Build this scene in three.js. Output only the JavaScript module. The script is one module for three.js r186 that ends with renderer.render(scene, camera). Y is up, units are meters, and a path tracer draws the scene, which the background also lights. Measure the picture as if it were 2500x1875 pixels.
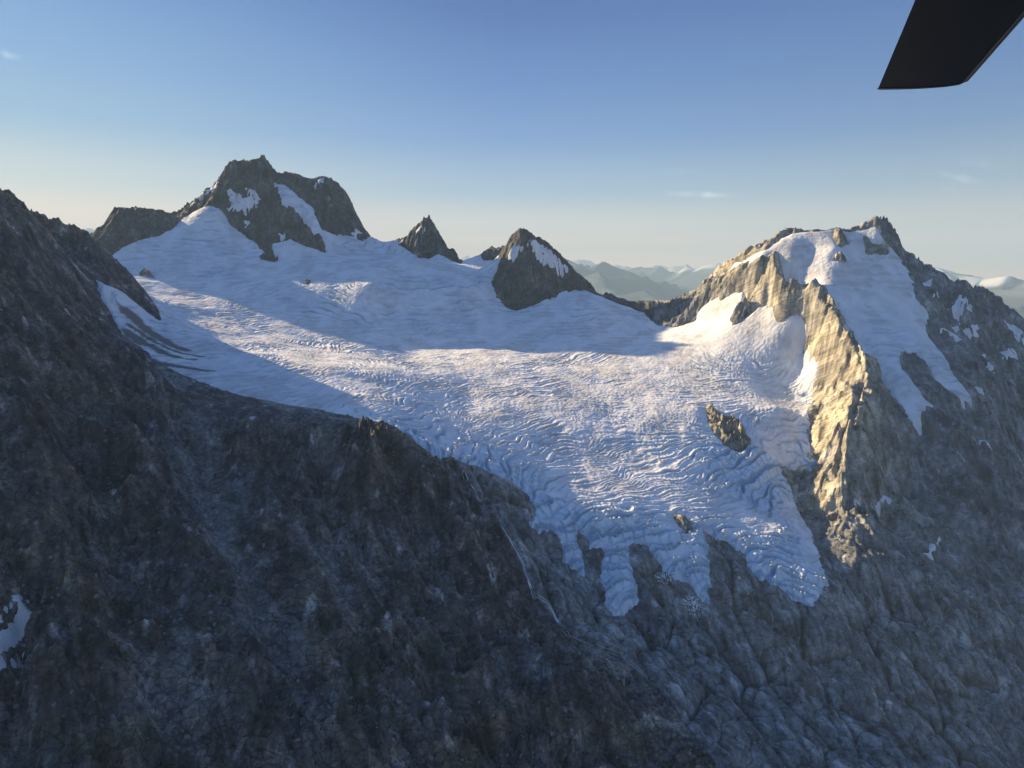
import * as THREE from 'three';
import { mergeGeometries } from 'three/addons/utils/BufferGeometryUtils.js';

// ---------------------------------------------------------------- camera, sky, sun, exposure
const scene = new THREE.Scene();
const camera = new THREE.PerspectiveCamera(56.35, 4 / 3, 0.05, 160000);
camera.position.set(0, 0, 0);
camera.rotation.set(-9 * Math.PI / 180, 0, 0);
const renderer = new THREE.WebGLRenderer();
renderer.toneMapping = THREE.LinearToneMapping;
renderer.toneMappingExposure = 2.6;
renderer.shadowMap.enabled = true;

const SUN = new THREE.Vector3(-0.80, 0.352, -0.49).normalize();
const sun = new THREE.DirectionalLight(new THREE.Color().setRGB(1.0, 0.755, 0.44), 5.0);
sun.position.copy(SUN).multiplyScalar(9000);
sun.castShadow = true;
Object.assign(sun.shadow.camera, { left: -5000, right: 5000, top: 4000, bottom: -4000, near: 100, far: 20000 });
sun.shadow.mapSize.set(4096, 4096);
scene.add(sun, sun.target);

const lin = (c) => { c /= 255; return c <= 0.04045 ? c / 12.92 : ((c + 0.055) / 1.055) ** 2.4; };
const clamp = (x, a = 0, b = 1) => (x < a ? a : x > b ? b : x);
const sstep = (a, b, x) => { const t = clamp((x - a) / (b - a)); return t * t * (3 - 2 * t); };
const mix = (a, b, t) => a + (b - a) * t;

{ // clear evening air: pale warm horizon towards the sun, deeper blue away from it and higher up
  const EL = [0, 3, 6, 10, 14, 19, 30, 50, 90];
  const AZ = [0, 23, 58, 94, 180];
  const T = [
    [[255, 246, 222], [248, 244, 226], [240, 244, 236], [218, 232, 242], [206, 224, 242], [188, 212, 240], [158, 188, 226], [124, 156, 204], [106, 140, 192]],
    [[248, 240, 214], [240, 241, 224], [228, 240, 232], [192, 216, 233], [180, 206, 232], [157, 190, 228], [132, 166, 212], [114, 147, 198], [106, 140, 192]],
    [[224, 222, 212], [202, 217, 217], [168, 200, 222], [137, 172, 220], [119, 156, 208], [98, 132, 186], [98, 132, 186], [102, 136, 190], [106, 140, 192]],
    [[188, 198, 197], [170, 189, 198], [150, 178, 200], [121, 153, 196], [105, 141, 189], [94, 130, 184], [95, 130, 185], [101, 135, 189], [106, 140, 192]],
    [[196, 194, 196], [180, 188, 200], [158, 178, 204], [130, 158, 200], [112, 146, 194], [100, 135, 188], [98, 132, 186], [102, 136, 190], [106, 140, 192]],
  ].map((r) => r.map((c, i) => c.map((v, k) => lin(v) * [[4.2, 2.4, 1.5], [1.75, 1.3, 1.13], [1.0, 0.97, 1.02], [0.68, 0.83, 0.97], [0.56, 0.75, 0.95], [0.48, 0.68, 0.92], [0.50, 0.69, 0.92], [0.56, 0.72, 0.92], [0.60, 0.74, 0.92]][i][k]))); // what the haze in front takes away low down
  const W = 2048, H = 1024, px = new Float32Array(W * H * 4);
  const sunAz = Math.atan2(SUN.x, -SUN.z);
  const at = (tab, v) => { let i = 0; while (i < tab.length - 2 && v > tab[i + 1]) i++; const t = clamp((v - tab[i]) / (tab[i + 1] - tab[i])); return [i, t * t * (3 - 2 * t) * 0.35 + t * 0.65]; };
  // thin cirrus wisps and one short contrail: [azimuth, elevation, half length, half height, tilt, strength]
  const wisps = [[0.245, 0.0985, 0.045, 0.0016, -0.05, 0.30], [0.262, 0.0975, 0.016, 0.0018, -0.06, 0.35], [0.545, 0.105, 0.022, 0.0026, -0.32, 0.22], [0.535, 0.093, 0.010, 0.0016, -0.2, 0.16], [0.22, 0.129, 0.03, 0.0016, -0.1, 0.07], [0.56, 0.12, 0.02, 0.003, -0.2, 0.08], [-0.592, 0.2305, 0.016, 0.0010, -0.14, 0.55]];
  for (let j = 0; j < H; j++) {
    const el = ((j + 0.5) / H - 0.5) * Math.PI, [ei, et] = at(EL, Math.max(0, el * 180 / Math.PI));
    for (let i = 0; i < W; i++) {
      const th = ((i + 0.5) / W - 0.5) * 2 * Math.PI, az = Math.atan2(Math.cos(th), -Math.sin(th));
      let da = Math.abs(az - sunAz); if (da > Math.PI) da = 2 * Math.PI - da;
      const [ai, at_] = at(AZ, da * 180 / Math.PI), o = (j * W + i) * 4;
      let cl = 0;
      for (const [wa, we, wl, wh, wt, ws] of wisps) {
        const x = (az - wa) / wl, y = (el - we - (az - wa) * wt) / wh, r = x * x + y * y * (1 + 0.8 * Math.sin(az * 260 + we * 900));
        if (r < 9) cl += 2.4 * ws * Math.exp(-r * 1.4) * (0.75 + 0.25 * Math.sin(az * 700 + y * 2));
      }
      for (let k = 0; k < 3; k++) {
        const a = mix(T[ai][ei][k], T[ai][ei + 1][k], et), b = mix(T[ai + 1][ei][k], T[ai + 1][ei + 1][k], et);
        px[o + k] = (mix(a, b, at_) + cl * [0.5, 0.48, 0.42][k]) * 0.378;
      }
      px[o + 3] = 1;
    }
  }
  const sky = new THREE.DataTexture(px, W, H, THREE.RGBAFormat, THREE.FloatType);
  sky.mapping = THREE.EquirectangularReflectionMapping; sky.magFilter = THREE.LinearFilter; sky.needsUpdate = true;
  scene.background = sky; scene.environment = sky;
}
scene.fog = new THREE.FogExp2(new THREE.Color().setRGB(0.50, 0.75, 1.0), 2.7e-5);

// ---------------------------------------------------------------- surveyed lines of the massif (metres; x east, y up, z south; the viewer hovers at the origin)
const CURVES = [
  [-1440,203,-1950,-1388,204,-2000,-1374,199,-2030,-1374,186,-2080,-1393,145,-2150,-1411,92,-2210,-1439,69,-2300,-1498,120,-2450,-1551,150,-2600,-1558,126,-2639],
  [-1600,-75,-2900,-1500,-105,-2940,-1720,-40,-2960],
  [-1386,225,-2000,-1560,300,-1850,-1850,380,-1600],
  [-1550,160,-2600,-1470,100,-2560,-1403,61,-2530,-1349,17,-2490,-1297,-8,-2460,-1261,-63,-2430,-1231,-118,-2400,-1179,-170,-2360,-1158,-187,-2340],
  [-1263,60,-1800,-1305,23,-2050,-1306,-24,-2200],
  [-1247,-132,-2180,-1167,-202,-2120,-1127,-237,-2080,-1076,-264,-2040,-989,-283,-1990,-912,-311,-1930,-813,-334,-1860,-713,-339,-1790,-622,-348,-1730,-546,-362,-1690,-453,-354,-1640,-370,-349,-1600,-338,-345,-1590,-308,-353,-1585,-278,-371,-1580,-254,-387,-1580,-221,-416,-1575,-188,-443,-1575],
  [-1071,-118,-1500],
  [-1069,-134,-1700],
  [-931,-250,-1280],
  [-904,-289,-1480],
  [-795,-360,-1600],
  [-815,-347,-1100],
  [-738,-409,-1180],
  [-685,-430,-1360],
  [-575,-428,-1500],
  [-396,-425,-1490],
  [-260,-461,-1460],
  [-709,-470,-930],
  [-634,-500,-990],
  [-544,-531,-1050],
  [-459,-516,-1170],
  [-341,-516,-1260],
  [-206,-522,-1380],
  [-608,-584,-770],
  [-506,-607,-800],
  [-394,-630,-830],
  [-272,-652,-860],
  [-386,-580,-960],
  [-520,-562,-880],
  [-177,-586,-1160],
  [-154,-632,-990],
  [-142,-683,-900],
  [-82,-596,-1350],
  [-36,-668,-1170],
  [0,-758,-1000],
  [-64,-692,-1030],
  [105,-721,-1130],
  [166,-796,-1050],
  [-130,-466,-1640,-108,-473,-1630,-65,-519,-1560,-35,-545,-1520,-2,-574,-1480,22,-607,-1440,43,-647,-1390,77,-670,-1370,106,-696,-1330,147,-713,-1310,207,-731,-1285,245,-747,-1260,282,-767,-1220,318,-795,-1165,344,-822,-1115],
  [40,-549,-1690],
  [58,-598,-1610],
  [120,-675,-1530],
  [177,-717,-1455],
  [255,-755,-1385],
  [400,-738,-1460],
  [379,-783,-1370],
  [526,-779,-1430],
  [437,-817,-1280],
  [429,-857,-1130],
  [658,-814,-1425],
  [604,-867,-1290],
  [623,-880,-1160],
  [885,-767,-1620],
  [1031,-814,-1610],
  [1308,-847,-1720],
  [927,-906,-1420],
  [1150,-944,-1480],
  [1059,-1016,-1340],
  [855,-933,-1230],
  [1545,-935,-1850],
  [1318,-1060,-1500],
  [322,-673,-1570],
  [521,-693,-1570],
  [1075,-659,-1900],
  [1250,-718,-1900],
  [1473,-745,-1970],
  [1801,-813,-2150],
  [1276,-588,-2060],
  [1472,-493,-2190],
  [1647,-598,-2240],
  [1810,-414,-2500],
  [1611,-332,-2430],
  [1519,-271,-2520],
  [1730,-208,-2632],
  [1485,216,-2990,1508,201,-2984,1534,168,-2970,1561,133,-2958,1576,85,-2938,1614,41,-2918,1665,12,-2899,1717,-25,-2880,1764,-68,-2854,1822,-90,-2828,1871,-131,-2795,1910,-172,-2762,1949,-204,-2730,2065,-287,-2665,2255,-400,-2600],
  [666,-184,-3380,710,-157,-3348,784,-129,-3302,825,-94,-3263,870,-37,-3224,907,20,-3192,959,52,-3159,997,75,-3133,1065,105,-3100,1104,127,-3081,1129,153,-3068,1160,173,-3055,1197,167,-3048,1269,167,-3036,1339,174,-3022,1375,170,-3016,1417,180,-3010,1463,194,-2996,1485,216,-2990],
  [1339,174,-3022,1293,122,-2918,1270,77,-2854,1261,44,-2814],
  [984,33,-2912],
  [1101,32,-2873],
  [1190,65,-2899],
  [1410,82,-2918],
  [1374,16,-2834],
  [1525,16,-2847],
  [1247,-30,-2756],
  [1388,-60,-2724],
  [1271,-147,-2626],
  [1420,-147,-2626],
  [1256,-239,-2490],
  [1373,-262,-2440],
  [1263,-354,-2300],
  [1419,-347,-2340],
  [1233,-473,-2150],
  [1469,-405,-2280],
  [1322,-311,-2380],
  [1005,73,-2782,1006,1,-2743,1051,-52,-2691,1108,-59,-2652,1103,-148,-2515,1131,-208,-2425,1141,-263,-2345,1146,-292,-2295,1095,-348,-2195,1000,-414,-2085,951,-457,-2025,933,-529,-1945,901,-575,-1885,896,-633,-1860,879,-665,-1760,865,-701,-1660],
  [890,-107,-2814,920,-174,-2762,1025,-160,-2740,1099,-209,-2652,1065,-278,-2610,1068,-316,-2545,1116,-329,-2515,1033,-432,-2365,985,-457,-2335,948,-497,-2255,919,-553,-2145,894,-590,-2065,810,-640,-1985,793,-674,-1830,801,-698,-1740],
  [1168,-141,-2590,1187,-242,-2460,1210,-332,-2330,1222,-398,-2240,1210,-460,-2160,1139,-550,-2060,1080,-622,-1970,1032,-679,-1890],
  [-1789,300,-3932,-1756,340,-3952,-1698,390,-3965,-1633,431,-3984,-1575,490,-3998,-1557,541,-4010,-1522,581,-4017,-1442,587,-4030,-1381,604,-4030,-1342,591,-4030,-1315,553,-4036,-1261,512,-4050,-1239,533,-4062,-1186,523,-4069,-1148,504,-4076,-1089,501,-4082,-1048,516,-4082,-1007,493,-4088,-958,466,-4088,-920,432,-4095,-902,383,-4095,-863,303,-4095,-813,223,-4095,-783,182,-4095,-738,151,-4095,-680,151,-4095,-617,191,-4095,-531,252,-4095,-468,294,-4095,-443,271,-4088,-417,210,-4076,-386,170,-4069,-344,129,-4062,-315,109,-4056,-278,39,-4050,-220,41,-4030,-179,57,-4017,-137,96,-4004,-96,120,-3991,-35,118,-3926],
  [-32,125,-3608,-4,167,-3588,42,204,-3575,68,192,-3572,114,157,-3565,168,121,-3556,203,95,-3549,276,32,-3542,322,-13,-3539,375,-57,-3530,401,-92,-3523,473,-119,-3504,541,-144,-3478,596,-165,-3438,644,-183,-3400,666,-184,-3380],
  [-98,-21,-3549,-85,-73,-3484,-66,-124,-3426,-31,-166,-3380,13,-184,-3354,65,-174,-3348,126,-149,-3367,197,-123,-3400,244,-96,-3438,316,-96,-3458,371,-101,-3484],
  [-1766,289,-3900,-1584,320,-3822,-1518,321,-3828,-1486,272,-3809,-1451,233,-3790,-1364,175,-3750,-1308,137,-3724,-1241,82,-3653,-1172,45,-3608,-1151,61,-3620,-1213,113,-3686,-1151,144,-3705,-1138,159,-3724,-1060,126,-3712,-1002,107,-3698,-949,89,-3692,-941,114,-3724,-926,191,-3874,-874,180,-3900,-809,161,-3965],
  [-1284,470,-3991],
  [-1136,341,-3874],
  [-1031,242,-3796],
  [-1408,386,-3900],
  [-1494,407,-3900],
  [-1118,209,-3770],
  [-952,351,-3978],
  [-1272,252,-3796],
  [-629,141,-4030,-572,116,-3991,-491,66,-3913,-443,66,-3913,-396,91,-3952,-337,60,-3965],
  [-2042,176,-3568,-2010,222,-3608,-1991,270,-3646,-1977,305,-3686,-1944,293,-3718,-1910,315,-3757,-1878,308,-3796,-1854,303,-3842,-1840,301,-3874,-1832,293,-3906,-1809,306,-3932,-1781,295,-3932],
  [-1906,92,-3432,-1860,106,-3464,-1818,137,-3504,-1739,178,-3608,-1713,204,-3672,-1704,252,-3790],
  [-1624,-52,-3120],
  [-1777,1,-3315],
  [-1309,-152,-2704],
  [-1211,-180,-2912],
  [-744,-192,-3107],
  [-982,-195,-3022],
  [-822,-270,-2270],
  [-1044,-233,-2430],
  [-1015,-268,-2150],
  [-1347,-146,-2600],
  [-1029,-73,-3302],
  [-1252,1,-3412],
  [-1626,161,-3627],
  [-1714,38,-3380],
  [-1520,-54,-3237],
  [-1494,79,-3542],
  [-1344,-72,-3250],
  [-485,-38,-3432],
  [-513,41,-3640],
  [-855,85,-3802],
  [-642,-72,-3237],
  [-785,1,-3478],
  [-193,-76,-3412],
  [-207,-10,-3672],
  [-276,-199,-3224],
  [-539,-195,-3152],
  [-440,-243,-3081],
  [-418,-322,-2912],
  [90,-231,-3152],
  [320,-148,-3315],
  [460,-217,-3224],
  [621,-245,-3107],
  [347,-273,-3029],
  [-171,-304,-2990],
  [85,-317,-2944],
  [776,-204,-3022],
  [865,-92,-2990],
  [899,-225,-2860],
  [1036,-220,-2788],
  [590,-187,-3341],
  [967,-352,-2580],
  [681,-358,-2626],
  [382,-362,-2652],
  [0,-357,-2613],
  [-360,-341,-2500],
  [-566,-298,-2180],
  [-649,-326,-2040],
  [-791,-317,-1980],
  [-519,-341,-1990],
  [-387,-360,-1900],
  [-187,-418,-2140],
  [197,-441,-2260],
  [597,-445,-2280],
  [870,-449,-2300],
  [736,-533,-2090],
  [523,-562,-1970],
  [361,-523,-2050],
  [175,-519,-1990],
  [-56,-484,-1900],
  [-160,-453,-1820],
  [-248,-424,-1770],
  [-292,-392,-2010],
  [52,-556,-1760],
  [256,-596,-1720],
  [462,-629,-1720],
  [677,-658,-1740],
  [737,-709,-1630],
  [586,-694,-1620],
  [251,-679,-1540],
  [226,-734,-1455],
  [676,-757,-1510],
  [759,-729,-1580],
  [442,-724,-1510],
  [159,-676,-1555],
  [1485,66,-3160,1534,18,-3140,1576,-65,-3108,1665,-138,-3069,1764,-218,-3024,1871,-281,-2965,1949,-354,-2900,2255,-550,-2770],
  [666,-374,-3570,784,-319,-3492,870,-227,-3414,959,-138,-3349,1065,-85,-3290,1129,-37,-3258,1197,-23,-3238,1339,-16,-3212,1417,-10,-3200,1485,26,-3180],
  [-1789,110,-4122,-1698,200,-4155,-1575,300,-4188,-1522,391,-4207,-1381,414,-4220,-1315,363,-4226,-1239,343,-4252,-1148,314,-4266,-1048,326,-4272,-958,276,-4278,-902,193,-4285,-813,33,-4285,-738,-39,-4285,-617,1,-4285,-468,104,-4285,-417,20,-4266,-344,-61,-4252,-278,-151,-4240,-179,-133,-4207,-96,-70,-4181],
  [-32,-65,-3798,42,14,-3765,114,-33,-3755,203,-95,-3739,322,-203,-3729,401,-282,-3713,541,-334,-3668,644,-373,-3590],
  [-2042,56,-3758,-1991,150,-3836,-1944,173,-3908,-1878,188,-3986,-1840,181,-4064,-1809,186,-4122],
  [-4000,-900,-6600,-3500,-900,-6600,-3000,-900,-6600,-2500,-900,-6600,-2000,-900,-6600,-1500,-900,-6600,-1000,-900,-6600,-500,-900,-6600,0,-900,-6600,500,-900,-6600,1000,-900,-6600,1500,-900,-6600,2000,-900,-6600,2500,-900,-6600,3000,-900,-6600,3500,-900,-6600,4000,-900,-6600],
  [4000,-900,0,4000,-900,-600,4000,-900,-1200,4000,-900,-1800,4000,-900,-2400,4000,-900,-3000,4000,-900,-3600,4000,-900,-4200,4000,-900,-4800,4000,-900,-5400,4000,-900,-6000],
  [-1000,-1150,300,-500,-1150,300,0,-1150,300,500,-1150,300,1000,-1150,300,1500,-1150,300,2000,-1150,300,2500,-1150,300,3000,-1150,300,3500,-1150,300,4000,-1150,300],
  [-3600,100,-600,-3600,100,-1200,-3600,100,-1800,-3600,100,-2400,-3600,100,-3000,-3600,100,-3600,-3600,100,-4200,-3600,100,-4800,-3600,100,-5400,-3600,100,-6000],
  [2000,-900,-600,2000,-900,-1200,2300,-700,-2000],
  [-1400,-500,0,-2500,0,-400],
  [2200,-350,-3300,2600,-700,-4000],
  [0,-500,-5300,800,-700,-4900,-900,-100,-5500,1500,-300,-3900,400,-520,-4500],
  [-2400,50,-4800,-2600,150,-3800,-2300,100,-3100],
];
const GLACIER_EDGE = [-1874,3380,-1858,3459,-1816,3500,-1737,3602,-1710,3665,-1705,3758,-1718,3824,-1674,3851,-1627,3844,-1587,3832,-1518,3829,-1485,3808,-1450,3788,-1363,3750,-1308,3723,-1243,3661,-1261,3632,-1233,3601,-1169,3597,-1152,3622,-1212,3683,-1232,3709,-1152,3707,-1138,3724,-1060,3710,-1001,3698,-948,3691,-949,3730,-979,3763,-1014,3775,-1040,3789,-1127,3834,-1185,3870,-1219,3897,-1258,3950,-1283,3988,-1241,3985,-1197,3960,-1104,3901,-1051,3883,-1021,3835,-989,3809,-947,3837,-927,3876,-874,3901,-808,3960,-753,4128,-746,4290,-665,4160,-628,4025,-571,3986,-490,3907,-442,3907,-395,3950,-336,3955,-268,3841,-258,4160,-209,4128,-153,3870,-98,3876,-52,3672,-70,3552,-98,3547,-85,3482,-66,3424,-31,3378,13,3352,65,3347,126,3366,197,3399,244,3437,315,3457,371,3481,411,3450,480,3381,554,3358,597,3275,614,3162,630,3106,686,3032,762,2992,797,3014,795,3043,833,3017,851,2997,896,2947,929,2909,876,2801,867,2785,881,2764,922,2760,944,2766,973,2750,977,2732,1002,2679,1048,2655,1069,2640,1081,2610,1063,2604,1063,2548,1065,2485,1064,2466,1031,2406,983,2339,947,2252,917,2142,889,2053,874,2104,817,2104,808,1981,788,1895,788,1811,770,1728,750,1646,743,1610,747,1581,727,1580,676,1511,660,1520,630,1558,591,1581,566,1599,560,1645,536,1672,502,1701,494,1713,470,1693,470,1643,462,1589,451,1546,437,1530,440,1500,413,1511,401,1544,363,1555,342,1573,320,1619,297,1634,275,1625,271,1548,278,1487,246,1463,226,1453,211,1473,197,1523,209,1582,213,1611,182,1609,174,1636,150,1667,155,1612,170,1533,138,1565,115,1603,95,1628,65,1615,49,1621,58,1659,40,1701,-2,1741,-61,1733,-113,1716,-169,1690,-238,1690,-300,1700,-366,1720,-495,1790,-593,1830,-770,1930,-975,2060,-1147,2170,-1200,2200,-1276,2260,-1316,2300,-1279,2360,-1229,2390,-1177,2400,-1237,2480,-1350,2613,-1479,2795,-1637,3022];
const HANGING_EDGE = [934,3074,935,3024,961,2965,998,2921,1045,2932,1071,2906,1078,2872,1087,2848,1072,2698,1156,2779,1144,2619,1153,2558,1140,2449,1164,2412,1149,2336,1205,2370,1226,2282,1224,2179,1234,2151,1272,2191,1334,2228,1317,2248,1302,2315,1298,2357,1313,2413,1351,2427,1382,2403,1387,2362,1380,2325,1398,2288,1446,2265,1492,2300,1475,2351,1493,2488,1483,2570,1539,2641,1523,2679,1540,2743,1546,2814,1539,2861,1511,2900,1492,2933,1482,2961,1462,2980,1395,2994,1362,2986,1317,3006,1252,2994,1180,3003,1149,2999,1101,2989,1040,2961,998,2992,959,3030];
const OUTCROPS = {
  nunatak: [638,2314,668,2281,683,2250,733,2235,715,2159,729,2145,708,2099,679,2076,637,2101,625,2141,620,2188,620,2236],
  isle: [404,1736,431,1742,447,1720,447,1691,427,1680,412,1703,408,1717],
  knob1: [1324,2986,1357,2953,1352,2919,1295,2882,1290,2921],
  knob2: [1419,2941,1458,2921,1486,2890,1458,2881,1402,2898],
  knob3: [1245,2837,1271,2842,1292,2816,1272,2805,1238,2817],
  dot: [-967,3357,-954,3375,-932,3347,-936,3318,-953,3327],
  knoll: [-1689,3289,-1676,3308,-1623,3276,-1597,3244,-1630,3244,-1661,3250],
};
const PATCHES = {
  S1: [-1511,3908,-1485,3915,-1453,3907,-1433,3898,-1426,3886,-1392,3888,-1386,3899,-1407,3919,-1369,3917,-1344,3911,-1337,3892,-1353,3872,-1375,3858,-1391,3837,-1425,3846,-1467,3845,-1486,3846,-1470,3864,-1477,3880,-1497,3896],
  S2: [-1574,3963,-1572,3933,-1617,3920,-1670,3910,-1710,3894,-1708,3915,-1657,3935,-1617,3956],
  S3: [-1057,4055,-1037,4067,-1030,4053,-1037,4036,-1069,4003,-1067,4032],
  S4: [-1395,3806,-1377,3812,-1353,3794,-1369,3790],
  S5: [-1195,3752,-1173,3756,-1160,3731,-1177,3722],
  S6: [-879,3914,-856,3939,-833,3944,-867,3894],
  S7: [-866,3948,-820,4000,-824,3974,-849,3947],
  E1: [77,3528,113,3541,149,3537,203,3536,248,3520,273,3509,254,3493,200,3482,155,3484,120,3497],
  E2: [-22,3532,14,3534,53,3514,24,3510,-4,3507],
  D1: [-531,4055,-489,4052,-495,4039,-523,4041],
  D2: [-662,4052,-605,4061,-615,4032],
  R1: [1550,2806,1574,2797,1633,2799,1599,2777,1559,2784],
  R2: [1593,2736,1622,2751,1613,2726,1589,2717],
  R3: [1628,2681,1666,2710,1701,2723,1718,2703,1716,2672,1660,2660],
  R4: [1646,2619,1706,2629,1708,2612,1662,2599],
  R5: [1540,2581,1598,2571,1655,2550,1695,2546,1679,2528,1631,2532,1577,2556],
  R6: [1599,2624,1647,2648,1638,2634,1596,2607],
  R7: [1672,2506,1699,2504,1735,2494,1675,2456,1645,2452],
  R8: [1778,2588,1819,2593,1824,2571,1771,2570],
  R9: [1822,2672,1875,2669,1913,2629,1890,2590,1848,2622],
  R10: [1540,2361,1562,2378,1583,2371,1555,2356],
  R11: [1444,2173,1459,2175,1484,2154,1472,2142,1451,2151],
  R12: [912,1871,945,1878,939,1869,919,1866],
  R13: [997,1908,1047,1940,1063,1934,1057,1924,1035,1914,1012,1908],
  R14: [1088,1795,1126,1823,1153,1848,1148,1830,1119,1802,1092,1778],
  L1: [-726,933,-728,971,-737,1014,-724,1001,-713,994,-713,971,-707,947,-702,920,-704,899],
};
const STREAM = [-118,1646,-108,1630,-65,1560,-35,1520,-2,1481,22,1440,43,1389,78,1371,106,1329,147,1310,207,1287,245,1260];
const STREAM2 = [905,1600,941,1572,998,1569,1017,1549,1048,1518,1080,1491,1138,1462];
const SHRUBS = [-267,1063,-219,1012,-175,970,-141,1035,-97,1040,-64,1024,-32,1023,-6,1010,-148,948,-201,917,-223,885,-90,950,-313,910];
const RIBS = [[-298,1509,-260,1460,-172,1366,-115,1268,-14,1162,53,1058],[-639,1631,-514,1422,-354,1198,-261,1065,-177,981,-60,954],[-966,1676,-782,1448,-611,1231,-475,1067,-365,933,-307,854],[-921,1331,-757,1135,-641,983,-527,852],[-221,1497,-111,1432,-40,1320]];
const RAVINES = [[-458,1598,-330,1384,-217,1195,-112,1068,-31,978],[-860,1786,-651,1472,-478,1223,-342,1010,-247,869],[-984,1524,-784,1291,-627,1093,-498,925,-427,823],[-844,1145,-728,997,-671,886,-574,783],[-199,1384,-99,1246,35,1115,98,1030]];
// ---------------------------------------------------------------- noise
let seed = 12345;
const rnd = () => { seed = (seed + 0x6D2B79F5) | 0; let t = Math.imul(seed ^ (seed >>> 15), 1 | seed); t = (t + Math.imul(t ^ (t >>> 7), 61 | t)) ^ t; return ((t ^ (t >>> 14)) >>> 0) / 4294967296; };
const PERM = new Uint16Array(1024), GX = new Float32Array(512), GY = new Float32Array(512), R1 = new Float32Array(512), R2 = new Float32Array(512);
{ const p = Array.from({ length: 512 }, (_, i) => i); for (let i = 511; i > 0; i--) { const j = Math.floor(rnd() * (i + 1)); [p[i], p[j]] = [p[j], p[i]]; }
  for (let i = 0; i < 1024; i++) PERM[i] = p[i & 511];
  for (let i = 0; i < 512; i++) { const a = rnd() * Math.PI * 2; GX[i] = Math.cos(a); GY[i] = Math.sin(a); R1[i] = rnd(); R2[i] = rnd(); } }
function noise(x, y, per = 512) {
  const xf = Math.floor(x), yf = Math.floor(y), fx = x - xf, fy = y - yf;
  const x0 = ((xf % per) + per) % per, y0 = ((yf % per) + per) % per, x1 = (x0 + 1) % per, y1 = (y0 + 1) % per;
  const u = fx * fx * fx * (fx * (fx * 6 - 15) + 10), v = fy * fy * fy * (fy * (fy * 6 - 15) + 10);
  const a = PERM[x0 + PERM[y0]], b = PERM[x1 + PERM[y0]], c = PERM[x0 + PERM[y1]], d = PERM[x1 + PERM[y1]];
  const na = GX[a] * fx + GY[a] * fy, nb = GX[b] * (fx - 1) + GY[b] * fy, nc = GX[c] * fx + GY[c] * (fy - 1), nd = GX[d] * (fx - 1) + GY[d] * (fy - 1);
  return 1.5 * (na + (nb - na) * u + ((nc + (nd - nc) * u) - (na + (nb - na) * u)) * v);
}
function fbm(x, y, o) { let s = 0, a = 1; for (let i = 0; i < o; i++) { s += a * noise(x, y); a *= 0.5; const t = x * 1.6 + y * 1.2 + 17.3; y = -x * 1.2 + y * 1.6 + 5.1; x = t; } return s; }
function ridged(x, y, o) { let s = 0, a = 1, w = 1; for (let i = 0; i < o; i++) { let n = 1 - Math.abs(noise(x, y)) * 1.3; n = n * n * w; s += a * n; w = clamp(n * 1.6); a *= 0.52; const t = x * 1.6 + y * 1.25 + 31.7; y = -x * 1.25 + y * 1.6 + 9.3; x = t; } return s - 0.9; }
// waves whose crests run across the direction (dx, dy), broken up cell by cell: gullies on rock, crevasses on ice
let WC = 0, WS = 0;
function waves(px, py, dx, dy, k, off) {
  const cx = Math.floor(px), cy = Math.floor(py); let c = 0, s = 0, wsum = 0;
  for (let j = -1; j <= 1; j++) for (let i = -1; i <= 1; i++) {
    const gx = cx + i, gy = cy + j, h = PERM[((gx + off) & 511) + PERM[(gy + off * 7) & 511]];
    const vx = px - gx - R1[h], vy = py - gy - R2[h], r = vx * vx + vy * vy;
    if (r > 2.2) continue;
    const w = Math.exp(-2.4 * r) * (1 - r / 2.2), ph = (vx * dx + vy * dy) * k;
    c += w * Math.cos(ph); s += w * Math.sin(ph); wsum += w;
  }
  const m = Math.hypot(c, s) + 0.12 * wsum + 1e-6; WC = c / m; WS = s / m;
}

// broken rock: cells drawn out down the slope, each a tilted face with its own height and tint
let FT = 0;
function facets(a, c, lam, off) { // a: metres down the slope, c: metres across it
  const px = c / lam, py = a / (lam * 1.9), cx = Math.floor(px), cy = Math.floor(py); let best = 9, h0 = 0, bx = 0, by = 0;
  for (let j = -1; j <= 1; j++) for (let i = -1; i <= 1; i++) {
    const h = PERM[((cx + i + off) & 511) + PERM[(cy + j + off * 3) & 511]], vx = px - cx - i - R1[h], vy = py - cy - j - R2[h], r = vx * vx + vy * vy;
    if (r < best) { best = r; h0 = h; bx = vx; by = vy; }
  }
  const k = PERM[h0 + off & 511]; FT = R1[k];
  return (R2[k] - 0.5) + (bx * GX[k] + by * GY[k]) * 0.9;
}
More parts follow.
